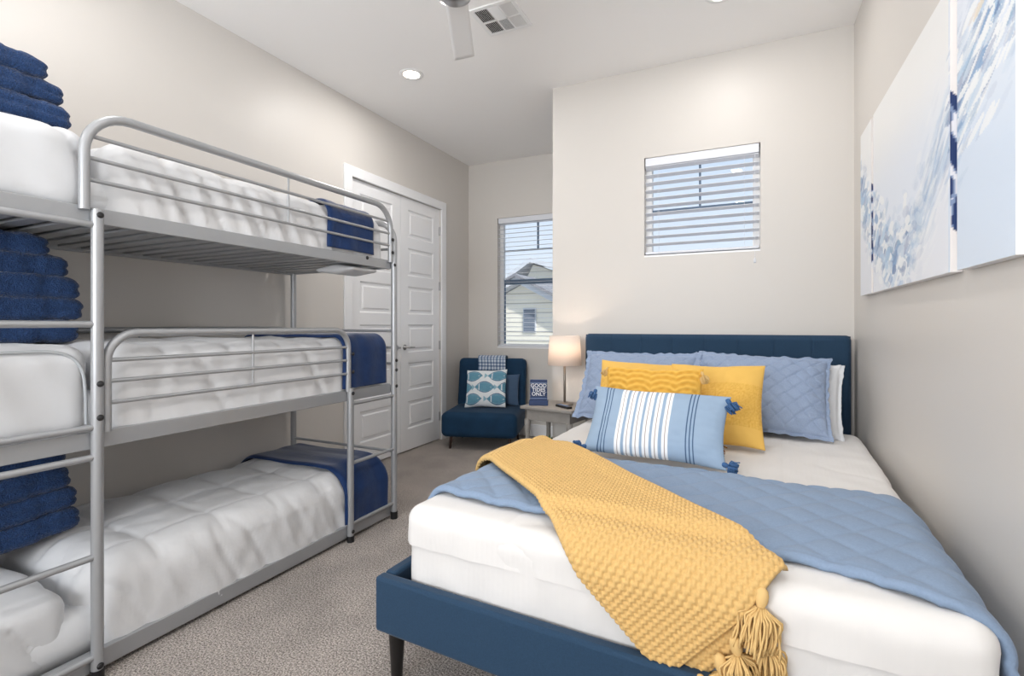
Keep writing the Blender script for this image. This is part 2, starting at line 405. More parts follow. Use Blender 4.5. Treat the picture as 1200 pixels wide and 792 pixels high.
v = thing('air_vent', 'square white ceiling air register with dark louvres beside the fan blade', 'air vent', (-1.355, 2.70, H))
S = .145
fr = join(box(-S, S, -S, -S + .025, -.01, 0), box(-S, S, S - .025, S, -.01, 0), box(-S, -S + .025, -S + .025, S - .025, -.01, 0), box(S - .025, S, -S + .025, S - .025, -.01, 0))
obj('frame', fr, 'white_plastic', v, bevel=.003)
obj('duct_opening', box(-S + .02, S - .02, -S + .02, S - .02, -.0015, -.0005), 'slot', v)
inn = S - .025
lv = G()
cells = [(-inn, -.035, -inn, 0, 'x', -1), (-.025, .035, -inn, 0, 'y', -1), (.045, inn, -inn, 0, 'x', 1), (-inn, -.035, .01, inn, 'x', -1), (-.025, .035, .01, inn, 'y', 1), (.045, inn, .01, inn, 'x', 1)]
for (a, b, c, d_, ax, sg) in cells:
    if ax == 'x':
        k = a + .004
        while k < b:
            q = box(-.0008, .0008, c, d_, -.006, .006); m_ = Matrix.Translation((k, 0, -.007)) @ Matrix.Rotation(sg * radians(38), 4, 'Y'); lv = join(lv, xf(q, m_)); k += .0105
    else:
        k = c + .004
        while k < d_:
            q = box(a, b, -.0008, .0008, -.006, .006); m_ = Matrix.Translation((0, k, -.007)) @ Matrix.Rotation(-sg * radians(38), 4, 'X'); lv = join(lv, xf(q, m_)); k += .0105
lv = join(lv, box(-.035, -.025, -inn, inn, -.0095, 0), box(.035, .045, -inn, inn, -.0095, 0), box(-inn, inn, 0, .01, -.0095, 0))
obj('louvres', lv, 'white_plastic', v)

fan = thing('ceiling_fan', 'white ceiling fan with a nickel hub, one broad blade reaching into view', 'ceiling fan', (-1.205, 1.93, H))
obj('canopy', lathe([(.07, 0), (.068, -.03), (.03, -.055), (.014, -.06)], 28), 'chrome', fan, smooth_=True)
obj('downrod', tube([(0, 0, -.05), (0, 0, -.25)], .012, 12), 'chrome', fan, smooth_=True)
obj('motor_housing', lathe([(.02, -.215), (.08, -.222), (.108, -.24), (.110, -.30), (.10, -.33), (.05, -.34)], 36), 'chrome', fan, smooth_=True)
obj('hub_cap', lathe([(.075, -.34), (.082, -.350), (.075, -.375), (.045, -.392), (.0, -.396)], 32), 'chrome', fan, smooth_=True)
for k in range(3):
    a = radians(90 + 26.6 + 120 * k)
    def bl(u, w_):
        r = .06 + u * .575; hw = .052 + .006 * u
        yy = (w_ - .5) * 2 * hw
        return (r, yy, -.315 - yy * .22)
    g = grid(bl, 16, 6)
    o = obj('blade', xf(g, Matrix.Rotation(a, 4, 'Z')), 'white_plastic', fan, smooth_=True, solid=.008)

# ------------------------------------------------------------------ triple bunk bed
BX, BB = -2.02, -2.90           # front and back tube planes
Y0, YL, YS, Y1 = .545, .945, 2.15, 2.53
bunk = thing('bunk_bed', 'silver tubular metal triple bunk bed with ladders standing along the left wall', 'bunk bed', (-2.46, 1.54, 0))
ox, oy, oz = bunk.location
def BL(g): return [[(a[0] - ox, a[1] - oy, a[2] - oz) for a in g[0]], g[1]]
def bt(name, pts, r, seg=12): return obj(name, BL(tube(pts, r, seg)), 'steel', bunk, smooth_=True, auto=50)
def arcpts(p0, corner, p1, r, n=8):
    c = Vector(corner); a = (Vector(p0) - c).normalized(); b = (Vector(p1) - c).normalized(); out = []
    s, e = c + a * r, c + b * r
    for i in range(n + 1):
        t_ = i / n; th = t_ * pi / 2
        out.append(tuple(c + a * r * (1 - sin(th)) + b * r * (1 - cos(th))))
    return out
def end_frame(y):
    z = 1.86; r = .13
    pts = [(BX, y, .03)] + arcpts((BX, y, 0), (BX, y, z), (BB, y, z), r) + arcpts((BX, y, z), (BB, y, z), (BB, y, 0), r) + [(BB, y, .03)]
    bt('end_frame', pts, .019, 14)
    for z in (.42, .97, 1.07, 1.175, 1.69):
        bt('end_bar', [(BX, y, z), (BB, y, z)], .009, 8)
    for x in (BX, BB):
        obj('foot_cap', BL(tube([(x, y, 0), (x, y, .045)], .022, 12)), 'black', bunk, smooth_=True, auto=50)
end_frame(Y1); end_frame(Y0)
def rail(x, z0_, z1_): obj('side_rail', BL(box(x - .013, x + .013, Y0 + .015, Y1 - .015, z0_, z1_)), 'steel', bunk, bevel=.003)
for z0_, z1_ in ((.02, .085), (.785, .845), (1.56, 1.615)):
    for x in (BX - .03, BB + .0): rail(x, z0_, z1_)
for y in (Y0, Y1):
    for z0_, z1_ in ((.03, .075), (.79, .835), (1.565, 1.61)):
        obj('end_rail', BL(box(BB, BX, y - .012, y + .012, z0_, z1_)), 'steel', bunk, bevel=.003)
# upright of the near ladder and the short far ladder
def post(y, z0_, z1_, x=BX):
    bt('ladder_post', [(x, y, z0_), (x, y, z1_)], .0185, 14)
    obj('foot_cap', BL(tube([(x, y, 0), (x, y, .035)], .02, 12)), 'black', bunk, smooth_=True, auto=50)
post(YL, .03, 1.605); post(YS, .03, .86)
for z in (.08, .42, .76, .862, 1.213, 1.552): bt('ladder_rung', [(BX, Y0, z), (BX, YL, z)], .0115, 10)
for z in (.098, .437, .77): bt('ladder_rung', [(BX, YS, z), (BX, Y1, z)], .0105, 10)
# guards
def guard(x, ya, yb, ztop, zb, zs, ym_, name='guard_rail', r=.15, rt=.0165):
    pts = [(x, ya, zb)] + arcpts((x, ya, 0), (x, ya, ztop), (x, yb, ztop), r) + arcpts((x, ya, ztop), (x, yb, ztop), (x, yb, 0), r) + [(x, yb, zb)]
    bt(name, pts, rt, 14)
    for z in zs:
        dz = ztop - z; ins = 0
        if dz < r: ins = r - sqrt(max(0, r * r - (r - dz) ** 2))
        bt('guard_bar', [(x, ya + ins, z), (x, yb - ins, z)], .0075, 8)
    bt('guard_strut', [(x, ym_, zs[-1]), (x, ym_, ztop)], .005, 8)
guard(BX - .005, YL - .035, Y1 - .028, 1.94, 1.60, (1.853, 1.778, 1.704), 1.737, r=.14)
guard(BX - .005, YL + .03, YS - .012, 1.183, .84, (1.088, 1.015, .94), 1.545, r=.10, rt=.015)
guard(BB, Y0 + .03, Y1 - .03, 1.186, .84, (1.09, 1.015, .94), 1.545, r=.10, rt=.015)
guard(BB, Y0 + .03, Y1 - .03, 1.94, 1.60, (1.853, 1.778, 1.704), 1.737, r=.14)
def bolt(y, z, x=BX + .018): obj('bolt', BL(xf(lathe([(.0105, 0), (.011, .003), (.006, .007), (0, .0075)], 12), Matrix.Translation((x, y, z)) @ Matrix.Rotation(pi / 2, 4, 'Y'))), 'black', bunk, smooth_=True)
for y, z in ((YL, 1.585), (YL, 1.01), (YL, .895), (YS, .83), (YS, 1.05), (YS, .95), (YS, .06), (Y1 - .03, 1.74), (Y1 - .03, 1.66), (Y1 - .01, 1.585), (Y1, .83), (Y1, .99), (Y1, .93), (2.27, 1.60), (YL, .05)): bolt(y, z, BX + (.018 if y in (YL, YS, Y1) else .013))
# slats of the top deck, seen from below
ns = 22
for i in range(ns):
    y = Y0 + .05 + (Y1 - Y0 - .1) * i / (ns - 1)
    obj('slat', BL(box(BB + .01, BX - .04, y - .028, y + .028, 1.572 + .001 * (i % 2), 1.584)), 'steel', bunk, bevel=.003)
for z in (.035, .80):
    obj('mattress_support', BL(join(*[box(BB + .01, BX - .04, Y0 + .05 + (Y1 - Y0 - .1) * i / 12 - .03, Y0 + .05 + (Y1 - Y0 - .1) * i / 12 + .03, z, z + .012) for i in range(13)])), 'steel', bunk)

# bedding on the bunks ------------------------------------------------------
def duvet_disp(seed, sy, sz, puff=.018, wr=.006, hump=0, q=.27):
    def f(p, n):
        x, y, z = p
        d = 0
        if n.z > .2:
            a = abs(sin(pi * x / q)) * abs(sin(pi * y / q)); d += n.z * puff * (a ** .35 - .75)
            d += n.z * .018 * N(x * 3.2, y * 2.6, seed)
        side = 1 - abs(n.z)
        s2 = y * 13 + (z * 5 if seed % 2 else -z * 4)
        d += wr * side * (N(s2, z * 3.5, seed + 4) + .6 * N(s2 * 2.3, z * 6, seed + 8))
        d += .004 * N(x * 14, y * 14, z * 9 + seed)
        cre = max(0, 1 - abs(N(x * 2.2 + 1, y * 4.2 + z * 2, seed + .5)) * 2.2) ** 7
        d -= .010 * cre * (.4 + side)
        d += wr * 1.1 * side * (1 - abs(N(y * 9 + z * 4, z * 2.4 - y, seed + 6)) * 2) ** 3
        if n.z > .5: d -= .006 * math.exp(-min(abs((x / q) % 1), 1 - abs((x / q) % 1)) / .025) + .006 * math.exp(-min(abs((y / q) % 1), 1 - abs((y / q) % 1)) / .025)
        zz = z + d * n.z + hump * smooth(-sy / 2 + .45, -sy / 2, y) * (z / sz)
        return (x + d * n.x * 1.5, y + d * n.y, zz)
    return f
decks = [('top', .0, 1.59), ('middle', 0, .812), ('bottom', 0, .05)]
mid_x = (BX + BB) / 2 - .01
def bedding(level, z0_, thick, edge_r, seed, ytop0, th_lab, width, wr_):
    mt = obj('mattress', softbox(width - .03, 1.9, thick * .5, .05, .06), 'pillowcase', loc=(mid_x, (Y0 + Y1) / 2, z0_), smooth_=True)
    tag(mt, 'thin white mattress under the duvet on the %s bunk' % level, 'mattress')
    ln = Y1 - .035 - ytop0
    d = obj('duvet', dome(width + .02, ln, thick, edge_r, .0135, duvet_disp(seed, ln, thick, wr=wr_)), 'duvet', loc=(mid_x + .005, ytop0 + ln / 2, z0_ + .003), smooth_=True)
    tag(d, th_lab, 'duvet')
bedding('top', 1.59, .285, .09, 3, .985, 'white puffy duvet on the top bunk behind the highest guard rail', .80, .006)
bedding('middle', .815, .32, .085, 6, .985, 'white puffy duvet on the middle bunk behind the middle guard rail', .80, .002)
bedding('bottom', .055, .33, .15, 9, .93, 'white box-stitched duvet on the bottom bunk just above the carpet', .82, .004)

# near-end pillows (their long sides face the room)
def near_pillow(z0_, thick, label, seed, y1_, mt='pillowcase', w=.80, piping=False):
    ln = y1_ - .56
    def f(p, n):
        x, y, z = p
        d = .014 * N(x * 4, y * 4, seed) - .010 * max(0, 1 - abs(N(x * 2.4 + 2, y * 5 + z * 3, seed + .5)) * 2.2) ** 7 + .007 * N(y * 9 + z * 6, z * 4, seed + 3) * (1 - abs(n.z)) * 2
        return (x + n.x * d * 1.6, y + n.y * d, z + n.z * d)
    g = softbox(w, ln, thick, .07, .016, f)
    p = thing('pillow', label, 'pillow', (mid_x + .01, .56 + ln / 2, z0_))
    obj('pillow_body', g, mt, p, smooth_=True)
    # piping round the upper and right edge of the long side
    hx, hy = w / 2, ln / 2
    pts = []
    for a, b in ((-hy + .03, thick * .35), (-hy + .035, thick - .07), (-hy + .09, thick - .022), (0, thick - .02), (hy - .085, thick - .022), (hy - .03, thick - .075), (hy - .022, thick * .4), (hy - .022, .05)):
        pts.append((hx - .004 if b < thick - .05 else hx - .012, a, b))
    sp = [Vector(q) for q in pts]
    for _ in range(3):
        nw = [sp[0]]
        for i in range(len(sp) - 1): nw += [sp[i].lerp(sp[i + 1], .25), sp[i].lerp(sp[i + 1], .75)]
        sp = nw + [sp[-1]]
    sp = [tuple(q) for q in sp]
    if piping: obj('piping', tube(sp, .0055, 8), 'piping', p, smooth_=True, label='grey piping along the pillow edge')
    return p
near_pillow(1.595, .28, 'large white pillow under the towels at the near end of the top bunk', 11, .955)
near_pillow(.82, .325, 'large white pillow under the towels at the near end of the middle bunk', 14, .955, piping=True)
near_pillow(.06, .265, 'large white pillow under the towels at the near end of the bottom bunk', 17, .90)

# plush navy throws at the far ends
def runner(label, ya, yb, z0_, thick, edge_r, seed, width, hang, flare=0):
    hx = width / 2 + .015; r = edge_r; top = z0_ + thick + .012
    Lc = r * pi / 2
    total = hang + Lc + (2 * hx - 2 * r) + Lc + hang * .6
    def f(u, v):
        s = u * total
        if s < hang: x, z, nx, nz = hx, top - r - (hang - s), 1, 0
        elif s < hang + Lc:
            a = (s - hang) / r; x, z, nx, nz = hx - r + r * cos(a), top - r + r * sin(a), cos(a), sin(a)
        elif s < hang + Lc + 2 * hx - 2 * r: x, z, nx, nz = hx - r - (s - hang - Lc), top, 0, 1
        elif s < hang + 2 * Lc + 2 * hx - 2 * r:
            a = (s - (hang + Lc + 2 * hx - 2 * r)) / r; x, z, nx, nz = -hx + r - r * sin(a), top - r + r * cos(a), -sin(a), cos(a)
        else: x, z, nx, nz = -hx, top - r - (s - (hang + 2 * Lc + 2 * hx - 2 * r)), -1, 0
        y = ya + (yb - ya) * v - flare * smooth(0, 1, u) * (1 - v) + .008 * N(s * 5, v, seed)
        d = .010 + .010 * N(s * 3, y * 9, seed) + .004 * N(s * 2, y * 13, seed + 2)
        if abs(v - .5) > .45: d -= .012 * (abs(v - .5) - .45) / .05
        return (x + nx * d, y, z + nz * d)
    g = grid(f, 130, 46); yc = (ya + yb) / 2
    g[0] = [(a, b - yc, c - z0_) for a, b, c in g[0]]
    o = obj('throw_blanket', g, 'plush', loc=(mid_x + .005, yc, z0_), smooth_=True, solid=.008)
    tag(o, label, 'blanket')
runner('navy plush throw laid across the far end of the top bunk', 2.0, 2.37, 1.593, .285, .09, 21, .82, .17)
runner('navy plush throw laid across the far end of the middle bunk', 2.11, 2.485, .818, .32, .085, 24, .82, .21)
runner('navy plush throw laid across the far end of the bottom bunk', 2.12, 2.485, .058, .33, .15, 27, .84, .15, flare=.03)

hf = obj('hanging_fold', softbox(.30, .22, .055, .026, .012, lambda p, n: (p.x + .01 * N(p.x * 9, p.y * 9, 2), p.y, p.z * (1 - .6 * smooth(0, .15, abs(p.x))) + .015 * smooth(0, .15, abs(p.x)))), 'duvet', bpy.data.objects['duvet'], smooth_=True)
hf.location = Vector((-2.22, 2.33, 1.515)) - bpy.data.objects['duvet'].location
# towels ---------------------------------------------------------------------
def towel(i, z, h, yend, lab, group, tilt=0, x=-2.58, yn=.50, cy=None):
    ln = yend - yn; dx = .32
    def f(p, n):
        a, b, c = p
        # folded layers: grooves running round the block; outer roll at the far end
        gro = .010 * smooth(.8, 1, abs(cos(pi * (c / h) * 2))) * (1 - abs(n.z)) if abs(n.z) < .7 else 0
        d = -gro * .6 + .010 * N(a * 5, b * 5, c * 8 + i * 3.1) + .0035 * N(a * 60, b * 60, c * 60)
        sag = -.012 * smooth(ln / 2 - .08, ln / 2, b)
        hem = .004 if abs(b - ln / 2 + .11) < .022 else 0
        d -= hem
        return (a + n.x * d, b + n.y * d, c + n.z * d + sag * (c / h))
    g = softbox(dx, ln, h, h * .36, .0105, f)
    o = obj('towel', g, 'towel', loc=(x, (yn + yend) / 2, z), rot=(tilt, 0, radians(random.uniform(-2, 2))), smooth_=True)
    tag(o, lab, 'towel', group)
ordn = {4: ['bottom towel', 'second towel from the bottom', 'third towel from the bottom', 'top towel'],
        5: ['bottom towel', 'second towel from the bottom', 'middle towel', 'second towel from the top', 'top towel']}
def stack(level, zs, ends, tilt=0, group=''):
    for i in range(len(ends)):
        towel(i + len(level) * 5, zs[i], zs[i + 1] - zs[i] + .010, ends[i], 'folded navy terry %s in the stack on the %s bunk' % (ordn[len(ends)][i], level), group, tilt)
stack('top', [1.875, 1.978, 2.065, 2.145, 2.215], [1.09, 1.055, 1.035, .985], 0, 'navy towels stacked on the top bunk')
stack('middle', [1.145, 1.225, 1.31, 1.395, 1.475, 1.55], [1.075, 1.10, 1.085, 1.045, .985], 0, 'navy towels stacked on the middle bunk')
stack('bottom', [.375, .458, .542, .632, .735], [1.085, 1.085, 1.06, 1.045], radians(6), 'navy towels stacked on the bottom bunk')

# ------------------------------------------------------------------ queen bed
BO = Vector((-1.04, 1.35, 0)); BR = radians(-3); BW, BLn = 1.48, 2.05; TOP = .615
BM = Matrix.Translation(BO) @ Matrix.Rotation(BR, 4, 'Z'); BMi = BM.inverted()
bed = thing('upholstered_bed', 'large bed frame upholstered in navy fabric with black tapered legs against right wall', 'bed', BO, (0, 0, BR))
FZ0, FZ1 = .205, .385
obj('foot_panel', box(-.075, BW + .01, -.055, -.01, FZ0, FZ1), 'navy_fabric', bed, bevel=.012)
obj('side_panel', box(-.075, -.03, -.01, BLn + .1, FZ0, FZ1), 'navy_fabric', bed, bevel=.012)
obj('side_panel', box(BW - .03, BW + .01, -.01, BLn + .02, FZ0, FZ1), 'navy_fabric', bed, bevel=.012)
obj('slat_base', box(-.03, BW - .01, -.01, BLn, FZ0 + .06, FZ0 + .09), 'black_wood', bed)
for p, q in ((-.045, .02), (BW - .02, .02), (-.045, BLn - .1), (BW - .02, BLn - .1)):
    obj('leg', lathe([(.017, 0), (.018, .004), (.029, .2), (.029, .21)], 20, (p, q, 0)), 'black_wood', bed, smooth_=True, auto=50)
# headboard (parallel to the wall)
hx0, hx1, hz = -1.105, .546, 1.148; hyf = 3.565
def hb(u, v):
    x = hx0 + (hx1 - hx0) * u; z = .25 + (hz - .25) * v
    e = min(u, 1 - u) * (hx1 - hx0); et = (1 - v) * (hz - .25); r = .035
    d = 0
    for k in (e, et):
        if k < r: d += r - sqrt(max(0, r * r - (r - k) ** 2))
    cell = (u * 8) % 1; w = min(cell, 1 - cell) * (hx1 - hx0) / 8
    rowz = ((1 - v) * 3.2) % 1; wz = min(rowz, 1 - rowz) * .28 if (1 - v) > .15 else 1
    for k in (w, wz):
        if k < .009 and e > .03: d += .004 * (1 - k / .009) ** 2
    d -= .002 * sin(pi * cell)
    return (x, hyf + d, z)
g = grid(hb, 256, 60)
cornr = .03
for i, (x, y, z) in enumerate(g[0]):   # round the two upper corners
    for sx, cx in ((-1, hx0 + cornr), (1, hx1 - cornr)):
        if (x - cx) * sx > 0 and z > hz - cornr:
            dx_, dz_ = x - cx, z - (hz - cornr); m_ = max(abs(dx_), abs(dz_)); L_ = sqrt(dx_ * dx_ + dz_ * dz_)
            if L_ > 0: g[0][i] = (cx + dx_ * m_ / L_, y, hz - cornr + dz_ * m_ / L_)
back = box(hx0 + .004, hx1 - .004, hyf + .03, hyf + .09, .12, hz - .006)
obj('headboard', xf(join(g, back), BMi), 'navy_fabric', bed, smooth_=True, auto=60)

def queen_disp(seed):
    def f(p, n):
        x, y, z = p; side = 1 - abs(n.z)
        d = .010 * N(x * 2.5, y * 2.5, seed) * max(0, n.z) + .004 * N(x * 9, y * 9, z * 9 + seed)
        d += side * (.012 * N(x * 5 + 3 + y * 5, z * 2, seed) + .006 * N(x * 15 + y * 15, z * 7, seed + 2))
        return (x + n.x * d, y + n.y * d, z + n.z * d)
    return f
m_ = obj('mattress', softbox(BW - .012, BLn - .012, .30, .05, .02, queen_disp(31)), 'sheet', smooth_=True)
m_.location = BM @ Vector((BW / 2, BLn / 2 + .0, .295)); m_.rotation_euler = (0, 0, BR)
tag(m_, 'white sheeted mattress of the blue bed showing below the duvet hem', 'mattress')
# duvet shell: hem part way down the foot and sides
RR = .075
def side(t):
    Lq = RR * pi / 2
    if t >= RR: return t, 0, 0
    s = RR - t
    if s < Lq: a = s / RR; return RR - RR * sin(a), RR - RR * cos(a), a
    return 0, RR + s - Lq, pi / 2
def wrap(p, q, off=0):
    xl, dl, al = side(p); xr, dr, ar = side(BW - p); yf_, df, af = side(q)
    x = xl if p < BW / 2 else BW - xr
    n = Vector((-sin(al) + sin(ar), -sin(af), max(.0, cos(al) * cos(ar) * cos(af))))
    if n.length < .01: n = Vector((0, 0, 1))
    n.normalize()
    # a square corner falls as a fold, not as a doubled drop
    dd = max(dl, dr, df) + .25 * (dl + dr + df - max(dl, dr, df)) * 0
    z = TOP - dd
    return Vector((x, yf_, z)) + n * off, n
hemd = .135
def wr(x, y, z, s): return .010 * N(x * 3, y * 3, s) + .005 * N(x * 11, y * 11, z * 11)
dv = softbox(BW, BLn, .135, .06, .0145, None)
def ddisp(p, n):
    x, y, z = p; sd = 1 - abs(n.z)
    d = .012 * N(x * 2.2, y * 2.2, 3.3) * max(0, n.z) + .0035 * N(x * 10, y * 10, z * 9)
    d += sd * (.010 * N(x * 4 + y * 4, z * 3, 7) + .005 * N(x * 13 + y * 13, z * 9, 8))
    zz = z + n.z * d
    cre = max(0, 1 - abs(N(x * 2.6 + 5, y * 3.1 + z * 2, 6.5)) * 2.4) ** 8
    zz -= .004 * cre * max(0, n.z); d -= .004 * cre * sd
    # fold lines pressed into the top
    for k in (.37, 0, -.37):
        if n.z > .8: zz -= .003 * math.exp(-((x - k) / .006) ** 2)
    return (x + n.x * d, y + n.y * d, zz)
dq = obj('duvet', dome(BW + .012, BLn, .125, .055, .0125, ddisp), 'sheet', smooth_=True)
dq.location = BM @ Vector((BW / 2, BLn / 2 - .004, TOP - .125)); dq.rotation_euler = (0, 0, BR)
tag(dq, 'smooth white sateen duvet spread over the blue upholstered bed', 'duvet')

def bedobj(name, g, m, label, cat, org=(0, 0, 0), **k):
    g = [[(a[0] - org[0], a[1] - org[1], a[2] - org[2]) for a in g[0]], g[1]]
    o = obj(name, g, m, smooth_=True, **k); o.location = BM @ Vector(org); o.rotation_euler = (0, 0, BR)
    return tag(o, label, cat)
# quilt folded across the foot third
def quilt(u, v):
    p = -.24 + u * (BW + .24 + .50)
    qn = .125 - .08 * smooth(1.2, 1.46, p) - .16 * smooth(1.5, 1.95, p) + .012 * N(p * 4, 1.5); qf = .81 + .02 * N(p * 3, 9) - .03 * smooth(1.3, 1.7, p)
    q = qn + (qf - qn) * v
    s = .135; a = (p + q * .9) / s; b = (p - q * .9) / s
    puff = (abs(sin(pi * a)) * abs(sin(pi * b))) ** .38
    off = .022 + .010 * puff + .008 * N(p * 3, q * 4, 4)
    e = min(v, 1 - v) * (qf - qn)
    if e < .02: off -= .012 * (1 - e / .02) ** 2
    hem = abs(e - .03)
    if hem < .006: off -= .003 * (1 - hem / .006)
    over = max(0, p - BW)
    P_, n = wrap(p, max(q, .081), off)
    if q < .081: P_.y -= (.081 - q)
    if over > 0:
        P_.x += .045 * smooth(0, .25, over) * smooth(1, 0, v) + .006 * N(over * 6, q * 12, 3); P_.x = min(P_.x, BW + .03 + .085 * (1 - v * .8))
        P_.y -= .02 * over
    return P_
bedobj('quilt', grid(quilt, 300, 90), 'quilt', 'dusty blue diamond-stitched quilt folded across the foot of the white duvet', 'quilt', (BW / 2, .45, TOP), solid=.018)

# knitted throw
TL0 = Vector((-.073, .577)); TA = Vector((.748, -.664)); TB = Vector((.664, .748)); TWd = .405
def over_quilt(p, q):
    s = smooth(.09, .15, q) * smooth(.86, .80, q)
    return .026 * s
def knit_h(a, b):
    row = a / .0175; k = b / .0150
    w = .30 * sin(2 * pi * k)
    return .0080 * (abs(sin(pi * (row + w * .55))) ** .8) * (.88 + .12 * abs(cos(2 * pi * k * .5)))
def band(a0, a1, b0, b1, lift, na, nb, kn=True, sd=0):
    def f(u, v):
        a = a0 + (a1 - a0) * u; b = b0 + (b1 - b0) * v
        bb = b + .010 * N(a * 3, 7 + sd) * (1 if v > .5 else .6)
        PQ = TL0 + TA * a + TB * bb; p, q = PQ
        off = lift + over_quilt(p, q) + .006 * N(p * 4, q * 4, 11 + sd)
        e = min(v, 1 - v) * (b1 - b0)
        if e < .022: off -= .016 * (1 - sqrt(max(0, 1 - (1 - e / .022) ** 2)))
        ea = (1 - u) * (a1 - a0)
        if ea < .018: off -= .014 * (1 - sqrt(max(0, 1 - (1 - ea / .018) ** 2)))
        if kn: off += knit_h(a, b)
        # soft ridge where the throw is folded lengthways
        off += .006 * smooth(.30, .36, b) * kn
        P_, n = wrap(p, q, off + .008)
        return P_
    return grid(f, na, nb)
th = thing('knit_throw', 'mustard yellow chunky knit throw lying diagonally over the blue quilt, with tassels', 'blanket', BO, (0, 0, BR))
obj('knitted_top_layer', band(-.52, 1.235, 0, TWd, .030, 860, 170), 'knit', th, smooth_=True, solid=.012)
obj('knitted_lower_layer', band(.75, 1.285, .05, .30, .010, 200, 100, True, 5), 'knit', th, smooth_=True, solid=.006)
def tassel_geo(scale=1, seed=1, n=110, length=.125, spread=.043, head=.014, rad=.0026):
    R_ = random.Random(seed); g = G()
    g = join(g, xf(lathe([(.004, .012), (head * .8, .006), (head, -.004), (head * .95, -.02), (head * .55, -.032), (head * .5, -.036)], 18), Matrix.Identity(4)))
    for i in range(n):
        a = R_.uniform(0, 2 * pi); rr = spread * sqrt(R_.random()); L_ = length * R_.uniform(.8, 1.08)
        pts = []
        w1 = R_.uniform(-.006, .006); w2 = R_.uniform(-.006, .006); ph = R_.uniform(0, 6)
        for k in range(8):
            t_ = k / 7; rad_ = head * .5 + (rr - head * .3) * smooth(0, .32, t_) + .004 * sin(t_ * 7 + ph)
            pts.append((cos(a) * rad_ + w1 * t_ * sin(5 * t_ + ph), sin(a) * rad_ * .75 + w2 * t_, -.032 - (L_ - .03) * t_ + .008 * sin(pi * t_) * (rr / spread)))
        g = join(g, tube(pts, rad, 5))
    return [[(a * scale, b * scale, c * scale) for a, b, c in g[0]], g[1]]
def bed_surface(a, b, off):
    PQ = TL0 + TA * a + TB * b
    return wrap(PQ[0], PQ[1], off)[0]
for i, (a, b, rx, ry) in enumerate(((1.228, .333, 10, 8), (1.25, .225, 8, -6), (1.26, .165, 8, 8), (1.27, .09, 6, -3))):
    P_ = bed_surface(a, b, .03)
    obj('tassel', tassel_geo(1, 10 + i), 'tassel', th, smooth_=True, loc=P_ + Vector((0, -.012, -.008)), rot=(radians(-rx), radians(ry), i), label='long fringe tassel of mustard yarn')
P_ = bed_surface(1.235, .325, .035) + Vector((.012, .004, -.085))
obj('tassel', tassel_geo(1, 31), 'tassel', th, smooth_=True, loc=P_, rot=(radians(-4), radians(-8), 2), label='long fringe tassel of mustard yarn')

# ------------------------------------------------------------------ pillows on the bed
def pillow_geo(w, h, t, nu=70, nv=56, flange=0, seed=0, pinch=.05, wrk=.006, tuft=None, pw=.5, ruffle=.006, gather=0):
    """standing pillow: x width, z height from 0, y thickness (front is -y). Returns geo and the (u,v,side) of every vertex"""
    g = G(); uv = []; idx = {}
    for sidez in (-1, 1):
        for j in range(nv + 1):
            for i in range(nu + 1):
                edge = i in (0, nu) or j in (0, nv)
                if edge and sidez == 1: continue
                u = sin((i / nu * 2 - 1) * pi / 2 * .92) / sin(pi / 2 * .92); v = sin((j / nv * 2 - 1) * pi / 2 * .92) / sin(pi / 2 * .92)
                ui = min(1, abs(u) / (1 - flange * 2 / w)); vi = min(1, abs(v) / (1 - flange * 2 / h))
                f = ((1 - ui ** 2.4) * (1 - vi ** 2.4)) ** pw
                x = w / 2 * u * (1 - pinch * (1 - v * v) * abs(u)); z = h / 2 * v * (1 - pinch * 1.1 * (1 - u * u) * abs(v))
                y = sidez * (t / 2 * f + (.003 if not edge else 0))
                y += sidez * f ** .5 * (wrk * N(u * 2.3 * w / .4, v * 2.3, seed + sidez) + wrk * .5 * N(u * 7, v * 7, seed))
                if gather: y += sidez * gather * smooth(.55, .95, ui) * f ** .4 * sin(v * 26 + 2 * N(u * 3, v * 5, seed))
                if flange and (ui >= 1 or vi >= 1):
                    q1 = N(v * 7, seed, 1) * 2 + .5 * N(v * 19, seed, 2); q2 = N(u * 7, seed, 3) * 2 + .5 * N(u * 19, seed, 4)
                    y += ruffle * (q1 if ui >= 1 else q2)
                    if ui >= 1: x += ruffle * .7 * N(v * 8, seed, 5) * 2 * (1 if u > 0 else -1)
                    if vi >= 1: z += ruffle * .7 * N(u * 8, seed, 6) * 2 * (1 if v > 0 else -1)
                else:
                    x += .0015 * sin(v * 3 + seed); z += .002 * sin(u * 5 + seed)
                if tuft: y += sidez * tuft(u, v) * (1 if sidez < 0 else .3) * min(1, f * 3)
                idx[(sidez, i, j)] = len(g[0]); g[0].append((x, y, z + h / 2)); uv.append((u, v, sidez))
    def I(s, i, j):
        if i in (0, nu) or j in (0, nv): return idx[(-1, i, j)]
        return idx[(s, i, j)]
    for s in (-1, 1):
        for j in range(nv):
            for i in range(nu):
                q = (I(s, i, j), I(s, i + 1, j), I(s, i + 1, j + 1), I(s, i, j + 1)); g[1].append(q if s < 0 else tuple(reversed(q)))
    return g, uv
def place(name, label, cat, X, Y, Z, lean, rz, roll=0, group=None):
    return thing(name, label, cat, (X, Y, Z), (-radians(lean), radians(roll), radians(rz)), group)
ZD = TOP + .012
def diamond(sc, amp):
    def f(u, v):
        a = (u * .34 + v * .25) / sc; b = (u * .34 - v * .25) / sc
        ga = min(a % 1, 1 - a % 1) * sc; gb = min(b % 1, 1 - b % 1) * sc
        return -amp * 1.3 * (math.exp(-ga / .005) + math.exp(-gb / .005)) + amp * .5
    return f
